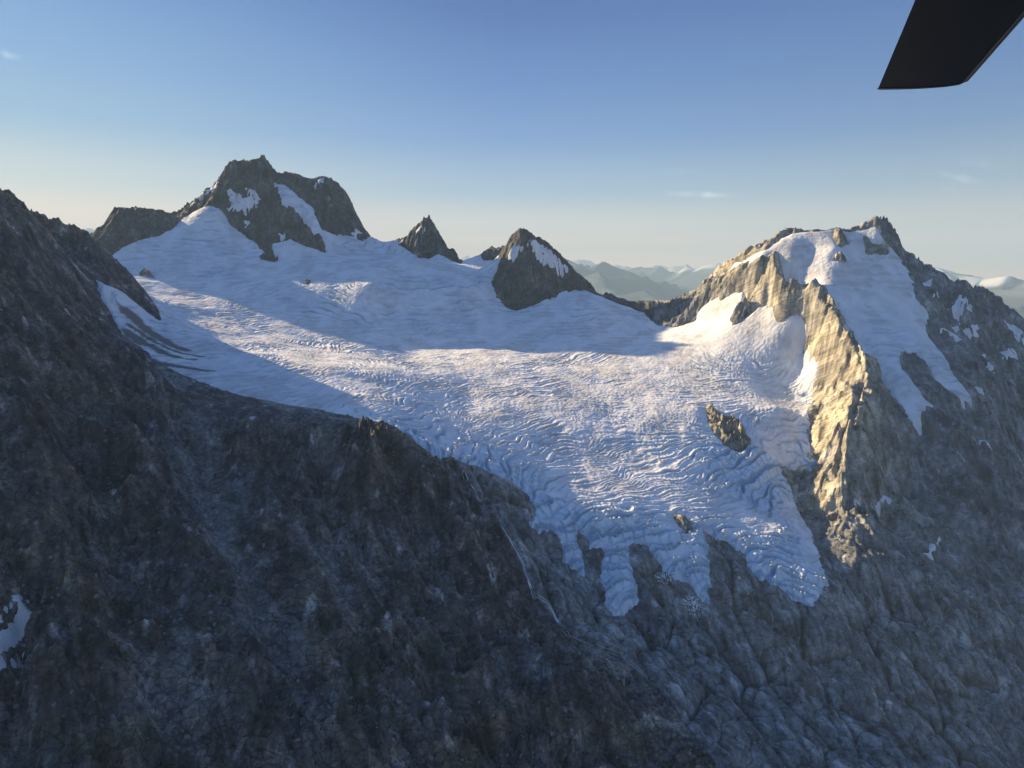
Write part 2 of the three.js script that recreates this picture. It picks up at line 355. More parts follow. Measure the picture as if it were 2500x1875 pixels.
// ---------------------------------------------------------------- smooth relief through the surveyed lines (radial basis fit, sampled on a 20 m lattice)
const BASE = { x0: -4000, d0: -300, st: 20, nx: 401, nd: 346, g: null, gx: null, gd: null };
{
  const P = [];
  const add = (x, y, z) => { for (const q of P) if ((q[0] - x) ** 2 + (q[2] - z) ** 2 < 484) return; P.push([x, y, z]); };
  for (const l of CURVES) {
    add(l[0], l[1], l[2]);
    for (let i = 3; i < l.length; i += 3) {
      const n = Math.max(1, Math.ceil(Math.hypot(l[i] - l[i - 3], l[i + 2] - l[i - 1]) / 90));
      for (let k = 1; k <= n; k++) add(...[0, 1, 2].map((c) => l[i - 3 + c] + (l[i + c] - l[i - 3 + c]) * k / n));
    }
  }
  const n = P.length, m = n + 1, C2 = 0.015 ** 2, A = Array.from({ length: m }, () => new Float64Array(m + 1));
  for (let i = 0; i < n; i++) {
    for (let j = 0; j < n; j++) A[i][j] = -Math.sqrt(((P[i][0] - P[j][0]) / 1000) ** 2 + ((P[i][2] - P[j][2]) / 1000) ** 2 + C2);
    A[i][i] += 0.0015; A[i][n] = A[n][i] = 1; A[i][m] = P[i][1];
  }
  for (let i = 0; i < m; i++) {
    let p = i; for (let r = i + 1; r < m; r++) if (Math.abs(A[r][i]) > Math.abs(A[p][i])) p = r;
    [A[i], A[p]] = [A[p], A[i]];
    const Ai = A[i], inv = 1 / Ai[i];
    for (let r = i + 1; r < m; r++) { const Ar = A[r], f = Ar[i] * inv; if (f) for (let c = i; c <= m; c++) Ar[c] -= f * Ai[c]; }
  }
  const w = new Float64Array(m);
  for (let i = m - 1; i >= 0; i--) { let s = A[i][m]; for (let c = i + 1; c < m; c++) s -= A[i][c] * w[c]; w[i] = s / A[i][i]; }
  const B = BASE, g = B.g = new Float32Array(B.nx * B.nd), X = P.map((p) => p[0] / 1000), Z = P.map((p) => p[2] / 1000);
  for (let j = 0; j < B.nd; j++) for (let i = 0; i < B.nx; i++) {
    const x = (B.x0 + i * B.st) / 1000, z = -(B.d0 + j * B.st) / 1000; let s = w[n];
    for (let k = 0; k < n; k++) { const a = x - X[k], b = z - Z[k]; s -= w[k] * Math.sqrt(a * a + b * b + C2); }
    g[j * B.nx + i] = s;
  }
  B.gx = new Float32Array(g.length); B.gd = new Float32Array(g.length);
  for (let j = 2; j < B.nd - 2; j++) for (let i = 2; i < B.nx - 2; i++) {
    const o = j * B.nx + i; B.gx[o] = (g[o + 2] - g[o - 2]) / (4 * B.st); B.gd[o] = (g[o + 2 * B.nx] - g[o - 2 * B.nx]) / (4 * B.st);
  }
  B.sm = Float32Array.from(g); // the same relief, smoothed over some 120 m, for wind-packed snow
  for (let pass = 0; pass < 3; pass++) { const q = Float32Array.from(B.sm); for (let j = 2; j < B.nd - 2; j++) for (let i = 2; i < B.nx - 2; i++) { let s = 0; for (let a = -2; a <= 2; a++) for (let c = -2; c <= 2; c++) s += q[(j + a) * B.nx + i + c]; B.sm[j * B.nx + i] = s / 25; } }
  console.log('fit', n);
}
const cr = (a, b, c, d, t) => b + 0.5 * t * (c - a + t * (2 * a - 5 * b + 4 * c - d + t * (3 * (b - c) + d - a)));
function baseH(x, d) {
  const B = BASE, fx = clamp((x - B.x0) / B.st, 1, B.nx - 3.001), fd = clamp((d - B.d0) / B.st, 1, B.nd - 3.001), i = Math.floor(fx), j = Math.floor(fd), a = fx - i, b = fd - j, g = B.g;
  const row = (o) => cr(g[o - 1], g[o], g[o + 1], g[o + 2], a), o = j * B.nx + i;
  return cr(row(o - B.nx), row(o), row(o + B.nx), row(o + 2 * B.nx), b);
}
const lattice = (L, f, x, d) => { const fx = clamp((x - L.x0) / L.st, 0, L.nx - 1.001), fd = clamp((d - L.d0) / L.st, 0, L.nd - 1.001), i = Math.floor(fx), j = Math.floor(fd), a = fx - i, b = fd - j, o = j * L.nx + i; return (f[o] * (1 - a) + f[o + 1] * a) * (1 - b) + (f[o + L.nx] * (1 - a) + f[o + L.nx + 1] * a) * b; };

// ---------------------------------------------------------------- signed distance to outlines on the map (positive inside)
function sdPoly(p, x, d) {
  let best = 1e18, inside = false; const n = p.length;
  for (let i = 0, j = n - 2; i < n; j = i, i += 2) {
    const ax = p[j], ad = p[j + 1], ex = p[i] - ax, ed = p[i + 1] - ad, px = x - ax, pd = d - ad;
    const t = clamp((px * ex + pd * ed) / (ex * ex + ed * ed + 1e-9)), qx = px - ex * t, qd = pd - ed * t;
    best = Math.min(best, qx * qx + qd * qd);
    if ((p[i + 1] > d) !== (p[j + 1] > d) && x < (p[j] - p[i]) * (d - p[i + 1]) / (p[j + 1] - p[i + 1]) + p[i]) inside = !inside;
  }
  return inside ? Math.sqrt(best) : -Math.sqrt(best);
}
const ICE = { x0: -2500, d0: 1250, st: 10, nx: 441, nd: 311 };
const field = (p) => { const f = new Float32Array(ICE.nx * ICE.nd); for (let j = 0; j < ICE.nd; j++) for (let i = 0; i < ICE.nx; i++) f[j * ICE.nx + i] = sdPoly(p, ICE.x0 + i * ICE.st, ICE.d0 + j * ICE.st); return f; };
const mainIce = field(GLACIER_EDGE), hangIce = field(HANGING_EDGE);
const holes = Object.values(OUTCROPS).map((p) => { let x = 0, d = 0, r = 0; for (let i = 0; i < p.length; i += 2) { x += p[i]; d += p[i + 1]; } x /= p.length / 2; d /= p.length / 2; for (let i = 0; i < p.length; i += 2) r = Math.max(r, Math.hypot(p[i] - x, p[i + 1] - d)); return { p, x, d, r }; });
function holeS(x, d) { let s = -60; for (const h of holes) if (Math.hypot(x - h.x, d - h.d) < h.r + 60) s = Math.max(s, sdPoly(h.p, x, d)); return s; }
let HS = -60;
function iceS(x, d, f) { // distance inside the ice edge, frayed
  if (x < ICE.x0 || x > 1900 || d < ICE.d0 || d > 4350) { HS = -60; return -100; }
  let s = lattice(ICE, f, x, d); HS = -60;
  if (s > -80) { HS = holeS(x, d); s = Math.min(s, -HS) + 5 * fbm(x / 42, d / 42, 3) + (d < 1850 ? 4.5 * sstep(1850, 1700, d) * fbm(x / 13 + 5, d / 17, 2) : 0); }
  return s;
}
const PL = (t, xs) => { let i = 0; while (i < xs.length - 4 && t > xs[i + 2]) i += 2; return mix(xs[i + 1], xs[i + 3], clamp((t - xs[i]) / (xs[i + 2] - xs[i]))); };
const gullyX = (d) => PL(d, [900, 420, 1115, 344, 1220, 283, 1287, 207, 1330, 106, 1390, 43, 1482, -2, 1560, -65, 1645, -118, 2000, -250, 2300, -600, 2700, -1000, 3100, -1400, 3400, -1750, 4500, -2600]);
// which mass of rock a point belongs to
function massOf(x, d) {
  if (x < gullyX(d) && d < 3300) return 'slope';
  if (d < 2750 || x > 669 + (d - 3380) * 0.2) return 'right';
  return x < -1850 ? 'shoulder' : x < -720 ? 'summit' : x < -150 ? 'horn' : 'pyramid';
}

// ---------------------------------------------------------------- rock and ice heights
const toLine = (p, x, d) => { let best = 1e18; for (let i = 2; i < p.length; i += 2) { const ex = p[i] - p[i - 2], ed = p[i + 1] - p[i - 1], px = x - p[i - 2], pd = d - p[i - 1], t = clamp((px * ex + pd * ed) / (ex * ex + ed * ed)), q = (px - ex * t) ** 2 + (pd - ed * t) ** 2; if (q < best) best = q; } return Math.sqrt(best); };
let SCREE = 0, CLEFT = 0, JOINT = 0;
// glacier-worn slabs: long humps parted by clefts
function humps(a, c, lam, off, cleft) {
  const px = c / lam, py = a / (lam * 1.5), cx = Math.floor(px), cy = Math.floor(py); let f1 = 9, f2 = 9, k = 0;
  for (let j = -1; j <= 1; j++) for (let i = -1; i <= 1; i++) {
    const h = PERM[((cx + i + off) & 511) + PERM[(cy + j + off * 3) & 511]], r = Math.hypot(px - cx - i - R1[h], py - cy - j - R2[h]);
    if (r < f1) { f2 = f1; f1 = r; k = h; } else if (r < f2) f2 = r;
  }
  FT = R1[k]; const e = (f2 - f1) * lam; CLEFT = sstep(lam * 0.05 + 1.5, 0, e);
  return 0.55 * (R2[k] - 0.5) - 0.55 * f1 * f1 + 0.22 * sstep(0, lam * 0.3, e) - cleft * sstep(7, 0, e);
}
function rockH(x, d) {
  const b = baseH(x, d), s1 = iceS(x, d, mainIce), hs1 = HS, s2 = iceS(x, d, hangIce), hs = Math.max(hs1, HS), s = Math.max(s1, s2);
  SCREE = 0; JOINT = 0; if (s > 70) return b - 24;
  let gx = lattice(BASE, BASE.gx, x, d), gd = lattice(BASE, BASE.gd, x, d);
  const right = x > gullyX(d), far = sstep(2700, 3300, d);
  const slab = right ? sstep(1900, 1650, d) : 0;                      // ice-smoothed bedrock below the tongues
  const wild = (1 - sstep(-30, 40, s) * 0.85) * (right || far > 0.5 ? 1 : 1 - 0.6 * sstep(-150, -60, lattice(ICE, mainIce, x, d))); let rib = 0;
  const wx = x + 22 * noise(x / 130 + 7, d / 130), wd = d + 22 * noise(x / 130, d / 130 + 9);
  let h = 0, lam = far > 0.5 ? 150 : right ? 200 : 260, amp = lam * (right ? mix(0.085, 0.06, slab) : far > 0.5 ? 0.08 : 0.135);
  for (let o = 0; o < (d < 2000 ? 5 : 4); o++) {
    const l = Math.hypot(gx, gd) + 1e-5, sx = -gd / l, sd = gx / l, fade = sstep(0.12, 0.6, l), cell = 1 / (lam * 1.35);
    waves(wx * cell, wd * cell, sx, sd, 2 * Math.PI * 1.35, 11 + o * 37);
    const e = WC > 0 ? Math.sqrt(WC) * 0.5 + WC * 0.5 : WC;
    h += amp * (e - (right || far > 0.5 ? 0 : 0.22)) * fade; if (o < 2) rib += e * (o ? 0.5 : 0.7); const k = -WS * amp * fade * 2 * Math.PI / lam * 0.8; gx += sx * k; gd += sd * k;
    amp *= 0.52; lam *= 0.5;
  }
  let ravine = 0;
  if (!right && d < 2150 && s < -10) {
    const jx = x + 16 * noise(x / 70 + 3, d / 70), jd = d + 16 * noise(x / 70, d / 70 + 3); let up = 0, down = 0;
    for (const p of RIBS) up = Math.max(up, Math.max(0, 1 - toLine(p, jx, jd) / 62));
    for (const p of RAVINES) down = Math.max(down, Math.max(0, 1 - toLine(p, jx, jd) / 58));
    const k = sstep(-10, -70, s); h += k * (36 * up * (0.7 + 0.3 * up) - 36 * sstep(0, 1, down)); rib += 0.9 * up - 1.3 * down; ravine = down * k;
  }
  const steep = sstep(0.35, 0.95, Math.hypot(gx, gd));
  const scree = sstep(0.25, -0.45, rib + 0.5 * noise(x / 120 + 33, d / 120)) * (1 - far) * (1 - slab) * (right ? 0.6 : 1) * sstep(1.2, 0.8, Math.hypot(gx, gd)); SCREE = scree; const bare = 1 - 0.85 * scree;
  h += mix(8, 8, far) * ridged(wx / 95 + 3, wd / 95, 3) * (0.5 + 0.5 * steep) * bare;
  h += bare * (2.4 + 3.2 * steep) * ridged(wx / 31, wd / 31 + 40, 3) + 0.8 * fbm(x / 7.5, d / 7.5, 2);
  if (slab > 0) {
    const q1 = 9 * noise(x / 70, d / 70), q2 = 9 * noise(x / 70 + 9, d / 70 + 9), al = 0.55 * x - 0.84 * d, ac = 0.84 * x + 0.55 * d;
    const u1 = humps(al + q1, ac + q2, 92, 13, 0.22), k1 = CLEFT, u2 = humps(al - q2, ac + q1, 33, 91, 0.3), calm = 0.35 + 0.65 * sstep(0, -70, s);
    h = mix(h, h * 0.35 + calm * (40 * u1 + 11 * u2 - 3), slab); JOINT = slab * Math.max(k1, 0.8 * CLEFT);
  }
  { const al = right || far > 0.5 ? -d + 0.15 * x : 0.62 * x - 0.78 * d, ac = right || far > 0.5 ? x + 0.15 * d : 0.78 * x + 0.62 * d, q1 = 4 * noise(x / 21, d / 21), q2 = 4 * noise(x / 21 + 9, d / 21 + 9), cr_ = (0.4 + 0.8 * steep) * mix(1, 0.3, slab) * mix(1, 0.7, far) * bare * (0.6 + 0.4 * sstep(-40, -120, s));
    h += cr_ * (6.5 * facets(al + q1 * 2, ac + q2 * 2, 46, 3) + 5.2 * facets(al + q1, ac + q2, 19, 57) + (d < 2300 ? 2.6 * facets(al, ac, 8.5, 101) : 0) + (d < 1600 ? 1.3 * facets(al + q2, ac, 4.4, 151) : 0)); }
  { // ledges along tilted bedding
    const per = 34 + 12 * noise(x / 300, d / 300 + 5), t = (b + h + 0.34 * x - 0.2 * d + 14 * noise(x / 90 + 2, d / 90)) / per, f = t - Math.floor(t);
    h += per * (sstep(0.25, 0.75, f) - f) * mix(0.42, 0.18, slab) * sstep(0.3, 0.7, Math.hypot(gx, gd)) * (0.5 + 0.5 * sstep(-0.2, 0.3, noise(x / 170 + 60, d / 170)));
  }
  h *= wild * (d < 1680 ? 1 - 0.8 * Math.exp(-(((x - gullyX(d)) / 20) ** 2)) * sstep(1680, 1560, d) : 1);
  h -= sstep(0, 45, s) * 22;
  if (hs > -14) h += (sstep(-14, 20, hs) * 20 + Math.max(0, hs) * 0.42) * (0.75 + 0.6 * ridged(x / 34, d / 34, 3)) ;
  if (!right && d < 1700) h -= 7 * Math.exp(-(((x - gullyX(d)) / 16) ** 2));
  if (right && d < 1640) h -= 7 * Math.exp(-(((x - gullyX(d)) / 12) ** 2));
  return b + h;
}
let BLUE = 0, CUT = 0;
function iceH(x, d, s, hanging) {
  const apron = hanging ? 0 : sstep(300, 560, x) * sstep(2560, 2740, d), b = mix(baseH(x, d), lattice(BASE, BASE.sm, x, d), hanging ? 0.15 * sstep(2500, 2700, d) : apron * 0.85), gx = lattice(BASE, BASE.gx, x, d), gd = lattice(BASE, BASE.gd, x, d), l = Math.hypot(gx, gd) + 1e-5;
  const fall = sstep(0.26, 0.5, l) * (hanging ? 0.35 * sstep(2750, 2350, d) : d < 2100 ? 1 : 0.4 * (1 - apron)), thick = mix(7, 15, fall);
  let h = b + (s > 0 ? thick * (1 - Math.exp(-s / 12)) : s * 1.5);
  const inner = sstep(-4, 22, s), bend = 0.75 * noise(x / 420 + 3, d / 420) + 0.45 * noise(x / 150, d / 150);
  let fx = gx / l, fd = gd / l; [fx, fd] = [fx * Math.cos(bend) - fd * Math.sin(bend), fx * Math.sin(bend) + fd * Math.cos(bend)];
  const broken = (1 - 0.93 * apron) * (hanging ? 0.2 + 0.5 * sstep(2800, 2400, d) : mix(sstep(3450, 2900, d), 1, 0) * 0.9 + 0.25 * sstep(-0.1, 0.5, noise(x / 300 + 9, d / 240 + 2)) * sstep(0.05, 0.2, l));
  h += 2.6 * fbm(x / 90, d / 90, 3) * inner + 6 * noise(x / 260 + 20, d / 260) * inner;
  CUT = 0;
  const wob = 15 * fbm(x / 85 + 60, d / 85, 2), wob2 = 15 * fbm(x / 85, d / 85 + 60, 2);
  const set = (lam, depth, off, lo, patch, turn = 0) => {
    const c0 = Math.cos(turn), s0 = Math.sin(turn), ax = fx * c0 - fd * s0, ad = fx * s0 + fd * c0, cell = 1 / (lam * 2.1);
    waves((x + wob) * cell, (d + wob2) * cell, ax, ad, 2 * Math.PI * 2.1, off);
    const m = Math.max(0.75 * fall, sstep(-0.25, 0.35, noise(x / patch + off, d / patch - off))), cut = sstep(lo, 1, WC) * m;
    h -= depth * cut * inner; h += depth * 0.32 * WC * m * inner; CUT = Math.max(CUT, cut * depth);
  };
  set(38, 5.2 * broken + 9 * fall, 5, 0.5, 190);
  set(21, 3.2 * broken + 3 * fall, 71, 0.35, 120, 0.12);
  if (d < 2900) { const q = broken * sstep(2900, 2550, d); set(12, 2.0 * q, 133, 0.2, 90, -0.1); h += 0.6 * q * fbm(x / 9, d / 9, 2) * inner; }
  if (fall > 0.05) { set(47, 17 * fall, 201, 0.5, 150, 0.1); set(24, 7 * fall, 301, 0.5, 160, 1.45); }
  BLUE = fall;
  return h;
}

// ---------------------------------------------------------------- the shared survey grid: fine where the ground is near
function axis(list) { const a = [list[0]]; for (let i = 1; i < list.length; i += 2) { const [st, end] = [list[i], list[i + 1]], from = a[a.length - 1], n = Math.round((end - from) / st); for (let k = 1; k <= n; k++) a.push(from + (end - from) * k / n); } return a; }
const XS = axis([-4000, 60, -2100, 7, -1780, 4.4, -900, 2.6, 950, 5, 1900, 60, 4000]);
const DS = axis([240, 12, 680, 2, 1500, 2.8, 2100, 3.6, 2600, 5.5, 3400, 7, 4180, 50, 6580]);
const NX = XS.length, ND = DS.length, ROCK = new Float32Array(NX * ND), ICEY = new Float32Array(NX * ND), ICESD = new Float32Array(NX * ND), ICEK = new Uint8Array(NX * ND), ICEB = new Float32Array(NX * ND), SCR = new Float32Array(NX * ND), JNT = new Float32Array(NX * ND), ICEC = new Float32Array(NX * ND);
for (let j = 0; j < ND; j++) for (let i = 0; i < NX; i++) {
  const x = XS[i], d = DS[j], o = j * NX + i;
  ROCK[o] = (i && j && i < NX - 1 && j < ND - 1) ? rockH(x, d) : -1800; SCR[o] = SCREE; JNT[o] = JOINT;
  const s1 = iceS(x, d, mainIce), s2 = iceS(x, d, hangIce), k = s2 > s1 ? 2 : 1, s = Math.max(s1, s2);
  ICESD[o] = s; ICEK[o] = k;
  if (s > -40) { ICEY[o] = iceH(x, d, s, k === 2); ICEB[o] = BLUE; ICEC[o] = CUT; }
}
console.log('grid', NX, ND);
function gridAt(A, x, d) {
  const find = (L, v) => { let a = 0, b = L.length - 1; while (b - a > 1) { const m = (a + b) >> 1; if (L[m] <= v) a = m; else b = m; } return [a, clamp((v - L[a]) / (L[a + 1] - L[a]))]; };
  const [i, a] = find(XS, x), [j, b] = find(DS, d), o = j * NX + i;
  return (A[o] * (1 - a) + A[o + 1] * a) * (1 - b) + (A[o + NX] * (1 - a) + A[o + NX + 1] * a) * b;
}

// ---------------------------------------------------------------- textures: grain and fine relief only
function makeTex(n, fn, srgb, rx, ry) {
  const px = new Uint8Array(n * n * 4);
  for (let j = 0; j < n; j++) for (let i = 0; i < n; i++) { const v = fn(i / n, j / n), o = (j * n + i) * 4; for (let k = 0; k < 3; k++) px[o + k] = clamp((v.length ? v[k] : v), 0, 1) * 255; px[o + 3] = 255; }
  const t = new THREE.DataTexture(px, n, n, THREE.RGBAFormat); t.wrapS = t.wrapT = THREE.RepeatWrapping; t.magFilter = THREE.LinearFilter; t.minFilter = THREE.LinearMipmapLinearFilter; t.generateMipmaps = true;
  if (srgb) t.colorSpace = THREE.SRGBColorSpace; t.needsUpdate = true; return t;
}
const tfbm = (u, v, p, o) => { let s = 0, a = 0.5; for (let i = 0; i < o; i++) { s += a * noise(u * p + i * 13.7 * 0, v * p, p); p *= 2; a *= 0.55; } return s; };
function worley(u, v, n) { const x = u * n, y = v * n, cx = Math.floor(x), cy = Math.floor(y); let f1 = 9, f2 = 9, id = 0; for (let j = -1; j <= 1; j++) for (let i = -1; i <= 1; i++) { const gx = cx + i, gy = cy + j, h = PERM[(((gx % n) + n) % n) + PERM[((gy % n) + n) % n]], r = Math.hypot(x - gx - R1[h], y - gy - R2[h]); if (r < f1) { f2 = f1; f1 = r; id = h; } else if (r < f2) f2 = r; } return [f1, f2, R1[id]]; }
const crack = (u, v, n) => { const w = worley(u + 0.03 * tfbm(u, v, 6, 2), v + 0.03 * tfbm(u + 0.37, v, 6, 2), n); return [sstep(0, 0.12, w[1] - w[0]), w[2]]; };
const rockTex = makeTex(1024, (u, v) => { const a = tfbm(u, v, 9, 6), [c, id] = crack(u, v, 17), [c2, id2] = crack(u, v, 52); const g = 0.72 + 0.24 * a + 0.1 * (id - 0.5) + 0.22 * (id2 - 0.5) - 0.14 * (1 - c) - 0.1 * (1 - c2); return [g * (1 + 0.05 * a), g, g * (1 - 0.06 * a)]; }, true);
const rockBump = makeTex(1024, (u, v) => { const a = tfbm(u, v, 9, 6), [c, id] = crack(u, v, 17), [c2, id2] = crack(u, v, 52); return 0.42 + 0.35 * a + 0.2 * (id - 0.5) + 0.2 * c * 0.7 + 0.1 * c2 + 0.1 * (id2 - 0.5); });
const snowBump = makeTex(1024, (u, v) => 0.5 + 0.55 * tfbm(u, v, 24, 5));
const snowTex = makeTex(1024, (u, v) => { const a = tfbm(u, v, 6, 7), g = 0.955 + 0.09 * a; return [g, g, g]; }, true);
const slabTex = makeTex(1024, (u, v) => { const a = tfbm(u, v, 9, 6), st = tfbm(u * 1, v, 3, 2), [c] = crack(u, v, 17), [c2, id2] = crack(u, v, 52), g = 0.74 + 0.2 * a + 0.12 * st + 0.1 * (id2 - 0.5) - 0.14 * (1 - c) - 0.06 * (1 - c2); return [g * (1 + 0.03 * st), g, g * (1 - 0.04 * st)]; }, true);
const slabBump = makeTex(1024, (u, v) => { const a = tfbm(u, v, 9, 6), [c] = crack(u, v, 17); return 0.45 + 0.4 * a + 0.12 * c; });
const slabMat = new THREE.MeshStandardMaterial({ vertexColors: true, map: slabTex, bumpMap: slabBump, bumpScale: 6, roughness: 0.9 });
const rockMat = new THREE.MeshStandardMaterial({ vertexColors: true, map: rockTex, bumpMap: rockBump, bumpScale: 8, roughness: 0.95 });
const snowMat = new THREE.MeshStandardMaterial({ vertexColors: true, map: snowTex, bumpMap: snowBump, bumpScale: 2.2, roughness: 0.75 });
for (const m of [rockMat, snowMat, slabMat]) m.shadowSide = THREE.DoubleSide;

// ---------------------------------------------------------------- meshing
const tag = (o, label, category, kind, group) => { Object.assign(o.userData, { label, category }); if (kind) o.userData.kind = kind; if (group) o.userData.group = group; return o; };
function put(name, geo, mat, parent = scene) { const m = new THREE.Mesh(geo, mat); m.name = name; m.castShadow = m.receiveShadow = true; parent.add(m); return m; }
function gridMesh(Y, xs, ds, wantQuad, colour, uvOf) {
  const nx = xs.length, nd = ds.length, map = new Int32Array(nx * nd).fill(-1), pos = [], nor = [], col = [], uv = [], idx = [];
  const vert = (i, j) => {
    const o = j * nx + i; if (map[o] >= 0) return map[o];
    const i0 = Math.max(0, i - 1), i1 = Math.min(nx - 1, i + 1), j0 = Math.max(0, j - 1), j1 = Math.min(nd - 1, j + 1), x = xs[i], d = ds[j], y = Y[o];
    const gx = (Y[j * nx + i1] - Y[j * nx + i0]) / (xs[i1] - xs[i0]), gd = (Y[j1 * nx + i] - Y[j0 * nx + i]) / (ds[j1] - ds[j0]), l = Math.hypot(gx, 1, gd);
    pos.push(x, y, -d); nor.push(-gx / l, 1 / l, gd / l); col.push(...colour(x, d, y, o, Math.hypot(gx, gd))); uv.push(...uvOf(x, d, y));
    return (map[o] = pos.length / 3 - 1);
  };
  for (let j = 0; j < nd - 1; j++) for (let i = 0; i < nx - 1; i++) {
    if (!wantQuad(i, j, j * nx + i)) continue;
    const a = vert(i, j), b = vert(i + 1, j), c = vert(i + 1, j + 1), e = vert(i, j + 1);
    idx.push(a, b, c, a, c, e);
  }
  const g = new THREE.BufferGeometry();
  g.setAttribute('position', new THREE.Float32BufferAttribute(pos, 3)); g.setAttribute('normal', new THREE.Float32BufferAttribute(nor, 3));
  g.setAttribute('color', new THREE.Float32BufferAttribute(col, 3)); g.setAttribute('uv', new THREE.Float32BufferAttribute(uv, 2)); g.setIndex(idx);
  return g;
}
const blend = (a, b, t) => [mix(a[0], b[0], t), mix(a[1], b[1], t), mix(a[2], b[2], t)];
// minerals: dark gneiss, rusty schist, pale granite veins, grey slab, ochre diorite, gravel, moss
const TONE = { gneiss: [0.078, 0.084, 0.092], dark: [0.045, 0.045, 0.046], rust: [0.105, 0.083, 0.062], pale: [0.24, 0.235, 0.22], slab: [0.20, 0.203, 0.20], ochre: [0.34, 0.30, 0.215], gravel: [0.160, 0.150, 0.135], moss: [0.052, 0.058, 0.036] };
function rockColour(mass) {
  return (x, d, y, o, slope) => {
    const n1 = fbm(x / 210 + 5, d / 170 + y / 200, 4), n2 = fbm(x / 60, (d + y * 0.6) / 60 + 30, 4), n3 = noise(x / 12, (d + y) / 12), right = mass === 'right' || mass === 'outcrop';
    const qx = lattice(BASE, BASE.gx, x, d), qd = lattice(BASE, BASE.gd, x, d), ql = Math.hypot(qx, qd) + 1e-5;
    waves(x / 60 + 0.2 * n2, d / 60, -qd / ql, qx / ql, 2 * Math.PI * 1.4, 401); const streak = WC * 0.6 + 0.4 * n2;
    waves(x / 24, d / 24, -qd / ql, qx / ql, 2 * Math.PI * 1.5, 433); const fine = WC;
    const wide = mass !== 'slope', al = wide ? -d + 0.15 * x : 0.62 * x - 0.78 * d, ac = wide ? x + 0.15 * d : 0.78 * x + 0.62 * d, q1 = 4 * noise(x / 21, d / 21), q2 = 4 * noise(x / 21 + 9, d / 21 + 9);
    facets(al + q1, ac + q2, 19, 57); const f1 = FT - 0.5; facets(al, ac, 8.5, 101); const f2 = FT - 0.5;
    let c;
    if (right) {
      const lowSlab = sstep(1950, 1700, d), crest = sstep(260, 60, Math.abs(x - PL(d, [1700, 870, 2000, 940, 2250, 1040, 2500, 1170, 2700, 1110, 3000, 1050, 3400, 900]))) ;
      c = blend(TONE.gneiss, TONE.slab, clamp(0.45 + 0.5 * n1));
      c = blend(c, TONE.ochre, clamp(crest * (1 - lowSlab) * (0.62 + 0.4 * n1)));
      c = blend(c, TONE.slab, lowSlab * clamp(0.5 + 0.6 * n2));
      if (lowSlab > 0) c = c.map((v) => v * (1 - 0.12 * lowSlab));
      if (mass === 'outcrop') c = blend(c, TONE.ochre, clamp(0.45 + 0.4 * n2));
    } else if (mass === 'slope') {
      c = blend(TONE.gneiss, TONE.rust, clamp(0.55 + 0.8 * n1));
      c = blend(c, TONE.dark, clamp(0.5 - 0.5 * n2 - 0.4 * streak));
      c = blend(c, TONE.moss, sstep(0.1, 0.55, fbm(x / 95 + 12, (d + y) / 95, 4)) * sstep(1350, 1050, d) * 0.7);
    } else c = blend(TONE.gneiss, TONE.gravel, clamp(0.4 + 0.8 * n1));
    const sc = SCR[o] || 0; c = blend(c, TONE.gravel, sc * 0.9);
    c = blend(c, TONE.pale, (1 - sc) * sstep(0.75, 1.1, n2 + 0.7 * f1 + 0.5 * f2) * 0.7);
    const k = (1 + 0.12 * n2 + 0.12 * n3 + 0.14 * streak + 0.1 * fine + (1 - sc) * (0.6 * f1 + 0.7 * f2)) * (right ? 2.5 : mass === 'slope' ? 3.1 : 1.35);
    c = blend(c, TONE.dark, 0.85 * (JNT[o] || 0)); // cleft shade painted into the colour, with soil, moss and seepage in the joints
    return c.map((v) => Math.max(0.012, v * k));
  };
}
const rockUV = (x, d, y) => [(x * 0.85 + d * 0.6) / 270, (y * 0.95 + d * 0.4 - x * 0.28) / 270];
const near = (o) => Math.max(ICESD[o], ICESD[o + 1], ICESD[o + NX], ICESD[o + NX + 1]);
const hidden = (o) => Math.min(ICESD[o], ICESD[o + 1], ICESD[o + NX], ICESD[o + NX + 1]) > 48;
const outcropOf = (x, d) => { for (let k = 0; k < holes.length; k++) { const h = holes[k]; if (Math.hypot(x - h.x, d - h.d) < h.r + 30 && sdPoly(h.p, x, d) > -18) return k; } return -1; };
const OWN = new Int8Array(NX * ND).fill(-1), MASSES = ['slope', 'right', 'shoulder', 'summit', 'horn', 'pyramid'];
for (let j = 0; j < ND - 1; j++) for (let i = 0; i < NX - 1; i++) {
  const o = j * NX + i; if (hidden(o)) continue;
  const x = (XS[i] + XS[i + 1]) / 2, d = (DS[j] + DS[j + 1]) / 2, k = ICESD[o] > -90 ? outcropOf(x, d) : -1;
  OWN[o] = k >= 0 ? 20 + k : MASSES.indexOf(massOf(x, d));
}
const massLabels = {
  slope: ['mountain_slope', 'steep dark rocky slope filling the lower left, topped by the shaded ridge at the left edge'],
  right: ['mountain', 'big mountain on the right with an ochre rock ridge and grey slabs below the ice'],
  shoulder: ['mountain_shoulder', 'low dark rock shoulder on the skyline left of the highest peak'],
  summit: ['mountain_peak', 'highest peak, a blocky dark summit with snow patches at upper left'],
  horn: ['mountain_peak_001', 'small pointed dark peak on the skyline between the highest peak and the pyramid'],
  pyramid: ['mountain_peak_002', 'dark pyramid peak standing in the middle of the upper glacier'],
};
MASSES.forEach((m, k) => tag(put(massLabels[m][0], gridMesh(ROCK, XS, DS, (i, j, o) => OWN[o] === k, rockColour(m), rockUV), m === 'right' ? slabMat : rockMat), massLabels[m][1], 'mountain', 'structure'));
const outLabels = ['large sunlit rock outcrop poking out of the right half of the glacier', 'small dark rock island in the lower icefall', 'rock knob in the summit snow just left of the right mountain top', 'dark rock band below the top of the right mountain', 'lowest small rock knob in the snow bowl of the right mountain', 'tiny dark rock dot in the upper snow basin', 'small dark debris knoll at the far left edge of the glacier'];
